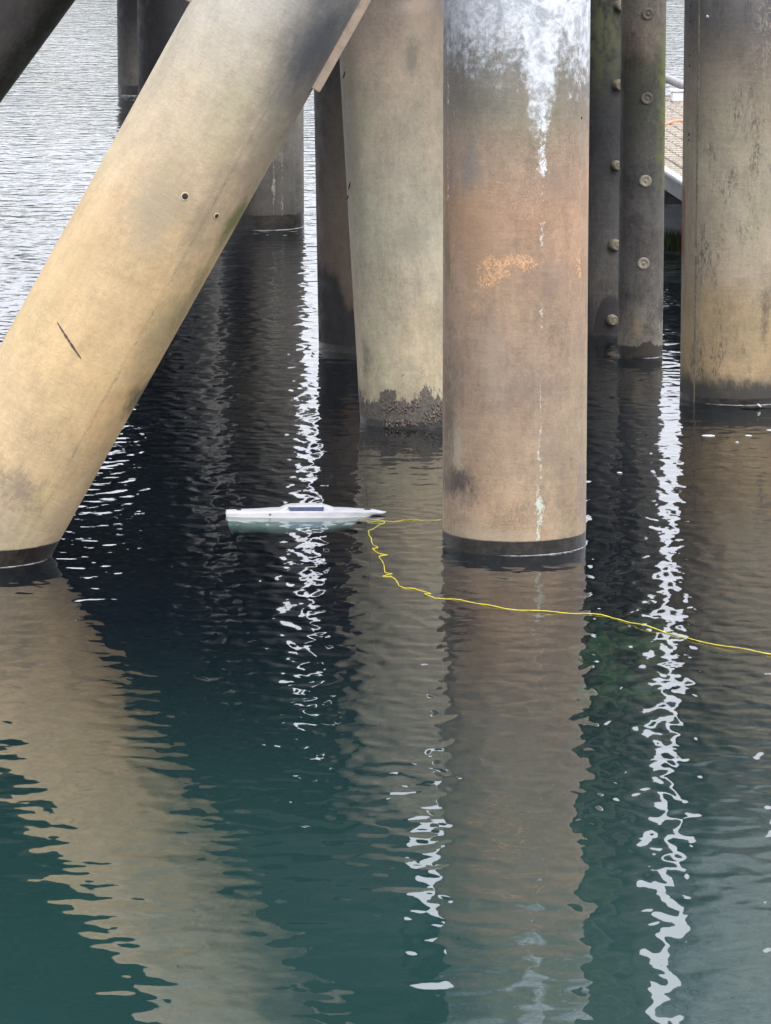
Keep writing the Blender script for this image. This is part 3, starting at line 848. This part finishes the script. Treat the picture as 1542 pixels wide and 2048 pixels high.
# ------------------------------------------------------------------ the floating dock on the right
ZD = .95
eA = at_z(1330, 347, ZD); eB = at_z(1358, 365, ZD)
ed = (eA - eB); ed.z = 0; ed.normalize()               # along the dock, away from the camera
en = Vector((-ed.y, ed.x, 0));
if en.x < 0: en = -en                                   # across the dock, to the right
end = at_z(1338, 193, ZD)
L1 = (end - eA).dot(ed)
dock = empty('floating_dock', eA)
tag(dock, 'grey boarded floating dock glimpsed between the washer pile and the right pile', 'dock')
Md = Matrix(((en.x, ed.x, 0, 0), (en.y, ed.y, 0, 0), (0, 0, 1, 0), (0, 0, 0, 1)))
M_BOARD = []
for k in range(3):
    n = N('dock_board')
    p = n.obj()
    g = n.noise(n.scale(p, (1, .08, 1), (k, k, 0)), 40, 4, .6)
    c = n.mix(n.mapr(g, .3, .7), (.24, .205, .165), (.40, .355, .30))
    n.bsdf(c, .8, 0, n.bump(g, .004)); M_BOARD.append(n.m)
me_b = None
NB = 22
for i in range(NB):
    x0 = .10 + i * .165
    if me_b is None:
        b = bmesh.new(); box(b, (0, -4.0, -.045), (.150, L1, 0.0), Md, .006)
        # cleats pressed across the board so the grip ribs show
        y_ = -3.9
        while y_ < L1 - .1:
            box(b, (.012, y_, .001), (.138, y_ + .05, .010), Md); y_ += .22
        o = link('board', b, M_BOARD[0], dock, smooth=False); me_b = o.data
    else:
        me2 = me_b
        o = bpy.data.objects.new('board', me2); COL.objects.link(o); o.parent = dock
    o.location = en * x0 + Vector((0, 0, random.uniform(-.006, .004)))
b = bmesh.new(); box(b, (0, -4.2, -.02), (.095, L1 + .1, .02), Md, .008)
link('edge_strip', b, simple('edge_alu', (.36, .37, .39), .5, 0, .1, 20), dock, smooth=False)
b = bmesh.new(); box(b, (.012, -4.2, -.17), (.09, L1 + .1, -.021), Md)
link('fascia', b, simple('fascia_grey', (.20, .20, .20), .6, 0, .2, 6), dock, smooth=False)
b = bmesh.new(); box(b, (.2, -4.0, -.28), (3.6, L1 - .1, -.06), Md)
link('frame', b, M_DARKSTEEL, dock, smooth=False)
# handrail pipe with posts across the far end
rail = empty('pipe_rail', end)
tag(rail, 'grey pipe handrail at the far end of the boarded dock', 'railing')
M_PIPE = simple('rail_grey', (.22, .21, .215), .45, 0, .15, 10)
pA = at_y(1325, 153, end.y + .5); pB = at_y(1364, 170, end.y - .3)
dr = (pB - pA)
b = bmesh.new(); tube(b, [pA - dr * 1.5 - end, pA - end, pB - end, pB + dr * 2.5 - end], .055, 16)
link('rail', b, M_PIPE, rail)
for t in (-1.45, 3.3):
    q = pA + dr * t
    b = bmesh.new(); tube(b, [Vector((q.x, q.y, ZD)) - end, q - end], .035, 10)
    link('post', b, M_PIPE, rail)
q = at_z(1352, 203, ZD)
bx_ = empty('utility_box', q)
tag(bx_, 'small pale box standing at the far end of the boarded dock', 'box')
b = bmesh.new(); box(b, (-.06, -.08, 0.0), (.16, .1, .12), None, .012); link('body', b, simple('box_white', (.62, .63, .65), .5, 0, .06, 8), bx_, smooth=False)
b = bmesh.new(); box(b, (-.072, -.092, .122), (.172, .112, .140), None, .006); link('lid', b, simple('box_lid', (.66, .67, .69), .5, 0, .06, 8), bx_, smooth=False)
# orange cord across the boards
pts = []
for i in range(15):
    t = i / 14
    q = at_z(1316 + 56 * t, 249 - 9 * t + 1.3 * math.sin(t * 8), ZD + .02); pts.append(q)
b = bmesh.new(); tube(b, pts, .016, 8)
tag(link('orange_cord', b, simple('orange_rubber', (.75, .20, .10), .5, 0, .1, 30)), 'orange cord lying across the dock boards', 'cord')

# concrete float, weed and ledge under the dock
b = bmesh.new(); box(b, (1.9, 44.1, -.9), (6.0, 48.5, .44), None, .03)
n = N('float_concrete'); p = n.obj(); g = n.noise(n.scale(p, (.5, 1, 1)), 3.0, 5, .65, .8)
n.bsdf(n.mix(n.mapr(g, .35, .68), (.26, .285, .31), (.44, .46, .48)), .8, 0, n.bump(n.noise(p, 30, 4), .003))
tag(link('concrete_float', b, n.m, smooth=False), 'blue grey concrete float under the dock, weed along its foot', 'float')
b = bmesh.new(); rnd = random.Random(5)
for i in range(1500):
    x_ = rnd.uniform(2.3, 3.7); y_ = rnd.uniform(43.45, 44.05)
    hh = rnd.uniform(.06, .22) * (1.25 if rnd.random() < .05 else 1)
    a = rnd.uniform(0, 2 * PI); wd = rnd.uniform(.004, .010)
    lx, ly = rnd.uniform(-.10, .10), rnd.uniform(-.06, .04)
    v = [b.verts.new((x_ + wd * math.cos(a), y_ + wd * math.sin(a), .02)), b.verts.new((x_ - wd * math.cos(a), y_ - wd * math.sin(a), .02)),
         b.verts.new((x_ + lx * .5 - wd * .7 * math.cos(a), y_ + ly * .5, .02 + hh * .6)), b.verts.new((x_ + lx * .5 + wd * .7 * math.cos(a), y_ + ly * .5, .02 + hh * .6)),
         b.verts.new((x_ + lx, y_ + ly, .02 + hh))]
    b.faces.new((v[0], v[1], v[2], v[3])); b.faces.new((v[3], v[2], v[4]))
tag(link('weed', b, simple('weed_green', (.05, .075, .03), .8, 0, .5, 5)), 'green weed growing along the foot of the concrete float', 'weed', kind='stuff')
b = bmesh.new()
gx_ = [2.0 + .08 * i for i in range(36)]; gy_ = [42.3 + .1 * j for j in range(19)]
gg = []
for y_ in gy_:
    row = []
    for x_ in gx_:
        e = (y_ - 42.55 - (3.0 - x_) * 1.0) / 1.2
        h_ = -.12 + .16 * max(0, min(1, e)) + .03 * mnoise.noise(Vector((x_ * 6, y_ * 6, 0)))
        row.append(b.verts.new((x_, y_, h_)))
    gg.append(row)
for j in range(len(gy_) - 1):
    for i in range(len(gx_) - 1):
        b.faces.new((gg[j][i], gg[j][i + 1], gg[j + 1][i + 1], gg[j + 1][i]))
tag(link('stony_ledge', b, simple('ledge_stone', (.085, .08, .072), .9, 0, .5, 12, .01)), kind='structure')

# ------------------------------------------------------------------ the small white boat
bl = at_z(452, 1029.5); br = at_z(772, 1029.5)
BO = empty('drone_boat', (bl + br) / 2)
tag(BO, 'small white unmanned boat with a dark blue window panel, floating between the piles', 'boat')
LB = (br - bl).length
sc_ = LB / 320.0                       # metres per photo pixel at the boat
def wmat():
    n = N('white_gelcoat'); p = n.obj()
    g = n.noise(n.scale(p, (1, 1, 3)), 9, 5, .65)
    c = n.mix(n.mapr(g, .40, .75), (.45, .45, .47), (.36, .36, .36))
    _, _, z = n.xyz(p)
    c = n.mix(n.mapr(n.math('ADD', z, n.math('MULTIPLY', g, .02)), .018, .004, 0, .55), c, (.40, .41, .37))
    c = n.mix(n.mapr(z, .004, -.004), c, (.66, .76, .72))        # coloured paler below the waterline to brighten the dim submerged hull
    n.bsdf(c, .35, 0, None, .5)
    return n.m
M_WHITE = wmat()
def lerp(tab, t):
    for (a, va), (b_, vb) in zip(tab, tab[1:]):
        if t <= b_:
            k = (t - a) / (b_ - a); k = k * k * (3 - 2 * k)
            return va + (vb - va) * k
    return tab[-1][1]
sheer = [(0, .024), (.1, .027), (.35, .037), (.7, .038), (.9, .030), (1, .015)]
beam = [(0, .060), (.12, .085), (.45, .105), (.7, .096), (.88, .066), (.97, .030), (1, .006)]
keel = [(0, -.06), (.05, -.12), (.4, -.13), (.6, -.12), (.74, -.08), (.86, -.03), (.94, .002), (1, .008)]
b = bmesh.new(); rings = []
NS = 60
for i in range(NS + 1):
    t = i / NS
    x_ = (t - .5) * LB
    s, w_, k = lerp(sheer, t), lerp(beam, t), lerp(keel, t)
    fb = max(0.0, min(1.0, (-k - .01) / .06))          # fuller below the water amidships
    zl = max(k + .012, -.085)
    half = [(0, k), (w_ * (.6 + 1.0 * fb), k + .004), (w_ * (.9 + 1.25 * fb), zl), (w_ * (.96 + .62 * fb), zl * .5 + .002), (w_ * (1.0 + .02 * fb), max(.012, k + .006)), (w_ * .99, s * .72), (w_ * .90, s), (w_ * .5, s + .006), (0, s + .008)]
    off = -.016 * (1 - t / .03) if t < .03 else 0.0
    sec = [(-yy, zz) for yy, zz in half] + [(yy, zz) for yy, zz in half[-2:0:-1]]
    rings.append([b.verts.new((x_ + (off * (zz < s * .5)) * -1, yy, zz)) for yy, zz in sec])
for i in range(NS):
    for k in range(len(rings[0])):
        k2 = (k + 1) % len(rings[0])
        b.faces.new((rings[i][k], rings[i + 1][k], rings[i + 1][k2], rings[i][k2]))
b.faces.new(rings[0]); b.faces.new(rings[-1][::-1])
bmesh.ops.recalc_face_normals(b, faces=b.faces)
hull = link('hull', b, M_WHITE, BO)
# cabin: photo x 556..668, roof 577..652
def bx(px): return (px - 612) * sc_
b = bmesh.new(); rings = []
for px, hgt, wd in ((550, .034, .070), (560, .044, .072), (571, .062, .068), (582, .071, .064), (600, .0735, .062), (625, .0735, .062), (643, .071, .062), (655, .060, .062), (668, .045, .060), (682, .034, .056)):
    x_ = bx(px)
    zb_ = .028
    half = [(wd + .006, zb_), (wd + .004, zb_ + (hgt - zb_) * .35), (wd - .004, zb_ + (hgt - zb_) * .78), (wd - .014, zb_ + (hgt - zb_) * .96), (wd * .5, hgt), (0, hgt + .002)]
    sec = [(-yy, zz) for yy, zz in half] + [(yy, zz) for yy, zz in half[-2::-1]]
    rings.append([b.verts.new((x_, yy, zz)) for yy, zz in sec])
for i in range(len(rings) - 1):
    for k in range(len(rings[0]) - 1):
        b.faces.new((rings[i][k], rings[i][k + 1], rings[i + 1][k + 1], rings[i + 1][k]))
b.faces.new(rings[0][::-1]); b.faces.new(rings[-1])
bmesh.ops.recalc_face_normals(b, faces=b.faces)
link('cabin', b, M_WHITE, BO)
# window panel proud of the cabin's near side, with its sill
def panel(x0t, x1t, x0b, x1b, zt, zb_, yt, yb, th):
    b = bmesh.new()
    f_ = [b.verts.new(v) for v in ((x0b, yb, zb_), (x1b, yb, zb_), (x1t, yt, zt), (x0t, yt, zt))]
    k_ = [b.verts.new((v.co.x, v.co.y + th, v.co.z)) for v in f_]
    b.faces.new(f_); b.faces.new(k_[::-1])
    for i in range(4): b.faces.new((f_[i], k_[i], k_[(i + 1) % 4], f_[(i + 1) % 4]))
    bmesh.ops.recalc_face_normals(b, faces=b.faces)
    return b
nw = N('blue_panel'); p = nw.obj()
nw.bsdf(nw.mix(nw.mapr(nw.noise(nw.scale(p, (1, 1, .2)), 60, 2), .35, .65), (.010, .022, .075), (.018, .040, .125)), .18, 0, None, .5)
wp = link('window', panel(bx(577), bx(648), bx(583), bx(647), .063, .039, -.0735, -.083, .02), nw.m, BO, smooth=False)
b = bmesh.new(); tube(b, [Vector((bx(577), -.085, .0355)), Vector((bx(612), -.086, .0352)), Vector((bx(649), -.085, .0355))], .0035, 8)
link('window_sill', b, M_WHITE, BO)
for px, zz, rr in ((541, .018, .0075),):
    b = bmesh.new(); lathe(b, [(rr, 0), (rr, .004), (rr * .6, .007), (0, .007)], 14, Matrix.Translation((bx(px), -lerp(beam, (px - 452) / 320) * .985, zz)) @ Matrix.Rotation(PI / 2, 4, 'X'))
    link('drain_fitting', b, simple('fitting_grey', (.16, .16, .17), .5), BO)
for px, ln in ((478, .035), (735, .045)):
    b = bmesh.new(); zz = lerp(sheer, (px - 452) / 320)
    box(b, (bx(px) - ln / 2, -.022, zz + .004), (bx(px) + ln / 2, .012, zz + .012), None, .003)
    link('hatch_slot', b, simple('slot_black', (.03, .03, .035), .5), BO, smooth=False)

# ------------------------------------------------------------------ yellow tether on the water
def path(ctrl, step, jit, seed, z=.004):
    rnd = random.Random(seed); pts = []
    for i in range(len(ctrl) - 1):
        p0 = ctrl[max(i - 1, 0)]; p1 = ctrl[i]; p2 = ctrl[i + 1]; p3 = ctrl[min(i + 2, len(ctrl) - 1)]
        n_ = max(2, int(math.hypot(p2[0] - p1[0], p2[1] - p1[1]) / step))
        for k in range(n_):
            t = k / n_
            q = [.5 * (2 * p1[c] + (p2[c] - p0[c]) * t + (2 * p0[c] - 5 * p1[c] + 4 * p2[c] - p3[c]) * t * t + (3 * p1[c] - p0[c] - 3 * p2[c] + p3[c]) * t ** 3) for c in (0, 1)]
            j = jit(q[0], q[1])
            w1 = at_z(q[0] + rnd.uniform(-j, j), q[1] + rnd.uniform(-j, j) * .35, 0)
            pts.append(Vector((w1.x, w1.y, .0015 + .011 * (mnoise.noise(Vector((w1.x * 5, w1.y * 5, 4))) + (.25 if q[0] > 900 else -.02)))))
    return pts
ctrl = [(884, 1040), (850, 1040), (810, 1041), (780, 1043), (752, 1040), (724, 1036), (716, 1041), (742, 1043), (770, 1044), (758, 1052), (742, 1060), (737, 1067), (741, 1078), (748, 1090), (757, 1096), (746, 1098), (754, 1106),
        (774, 1110), (759, 1114), (766, 1128), (770, 1145), (783, 1148), (764, 1152), (785, 1155), (795, 1168), (806, 1176), (835, 1180), (862, 1190), (848, 1190), (872, 1196), (905, 1199), (940, 1204), (1000, 1216), (1060, 1223), (1120, 1226),
        (1180, 1229), (1215, 1233), (1260, 1247), (1310, 1260), (1370, 1277), (1400, 1285), (1450, 1295), (1500, 1303), (1545, 1311), (1640, 1322)]
pts = path(ctrl, 5, lambda x, y: 1.6 if x < 900 else .7, 4)
b = bmesh.new(); tube(b, pts, .0029, 7)
n = N('yellow_line'); p = n.obj(); n.bsdf(n.mix(n.mapr(n.noise(p, 7, 4, .7), .35, .65), (.36, .31, .03), (.64, .53, .03)), .55)
tag(link('tether_line', b, n.m), 'thin yellow tether line trailing from the white boat across the water', 'rope')

# ------------------------------------------------------------------ flecks floating on the water
rnd = random.Random(21)
fl = [(1417, 872, 28), (1497, 872, 14), (1539, 861, 14), (1474, 885, 8), (1239, 946, 11)]
for i, (px, py, wpx) in enumerate(fl):
    c = at_z(px, py); s = wpx / 2 / F * c.length
    b = bmesh.new(); r_ = bmesh.ops.create_icosphere(b, subdivisions=2, radius=1.0)
    for v in r_['verts']:
        j = 1 + .2 * mnoise.noise(v.co * 2 + Vector((i, 0, 0)))
        v.co = Vector((v.co.x * s * j, v.co.y * s * (1.0 if i else .8) * j, v.co.z * .004))
    o = link('foam_fleck', b, M_FOAM); o.location = (c.x, c.y, .003)
    tag(o, ('largest oval foam fleck floating in front of the right pile', 'small foam fleck straight right of the largest one by the right pile',
            'foam fleck at the very right edge of the picture', 'tiniest foam fleck just below and right of the largest one',
            'lone foam fleck floating below the slim dark piles')[i], 'foam', 'foam flecks on the water')
# twig caught at the foot of the right pile
c = at_z(1508, 817)
tw = empty('driftwood', c)
tag(tw, 'small dark driftwood twig with a pale tip afloat at the foot of the right pile', 'twig')
b = bmesh.new(); tube(b, [Vector((-.10, .0, .008)), Vector((-.03, -.02, .014)), Vector((.04, .01, .012)), Vector((.13, .03, .006))], [.006, .013, .012, .004], 7)
link('stick', b, simple('twig_brown', (.03, .022, .016), .9), tw)
b = bmesh.new(); tube(b, [Vector((.02, 0, .01)), Vector((.03, -.03, .035)), Vector((.05, -.05, .02))], [.006, .009, .004], 6)
link('tip', b, M_FOAM, tw)
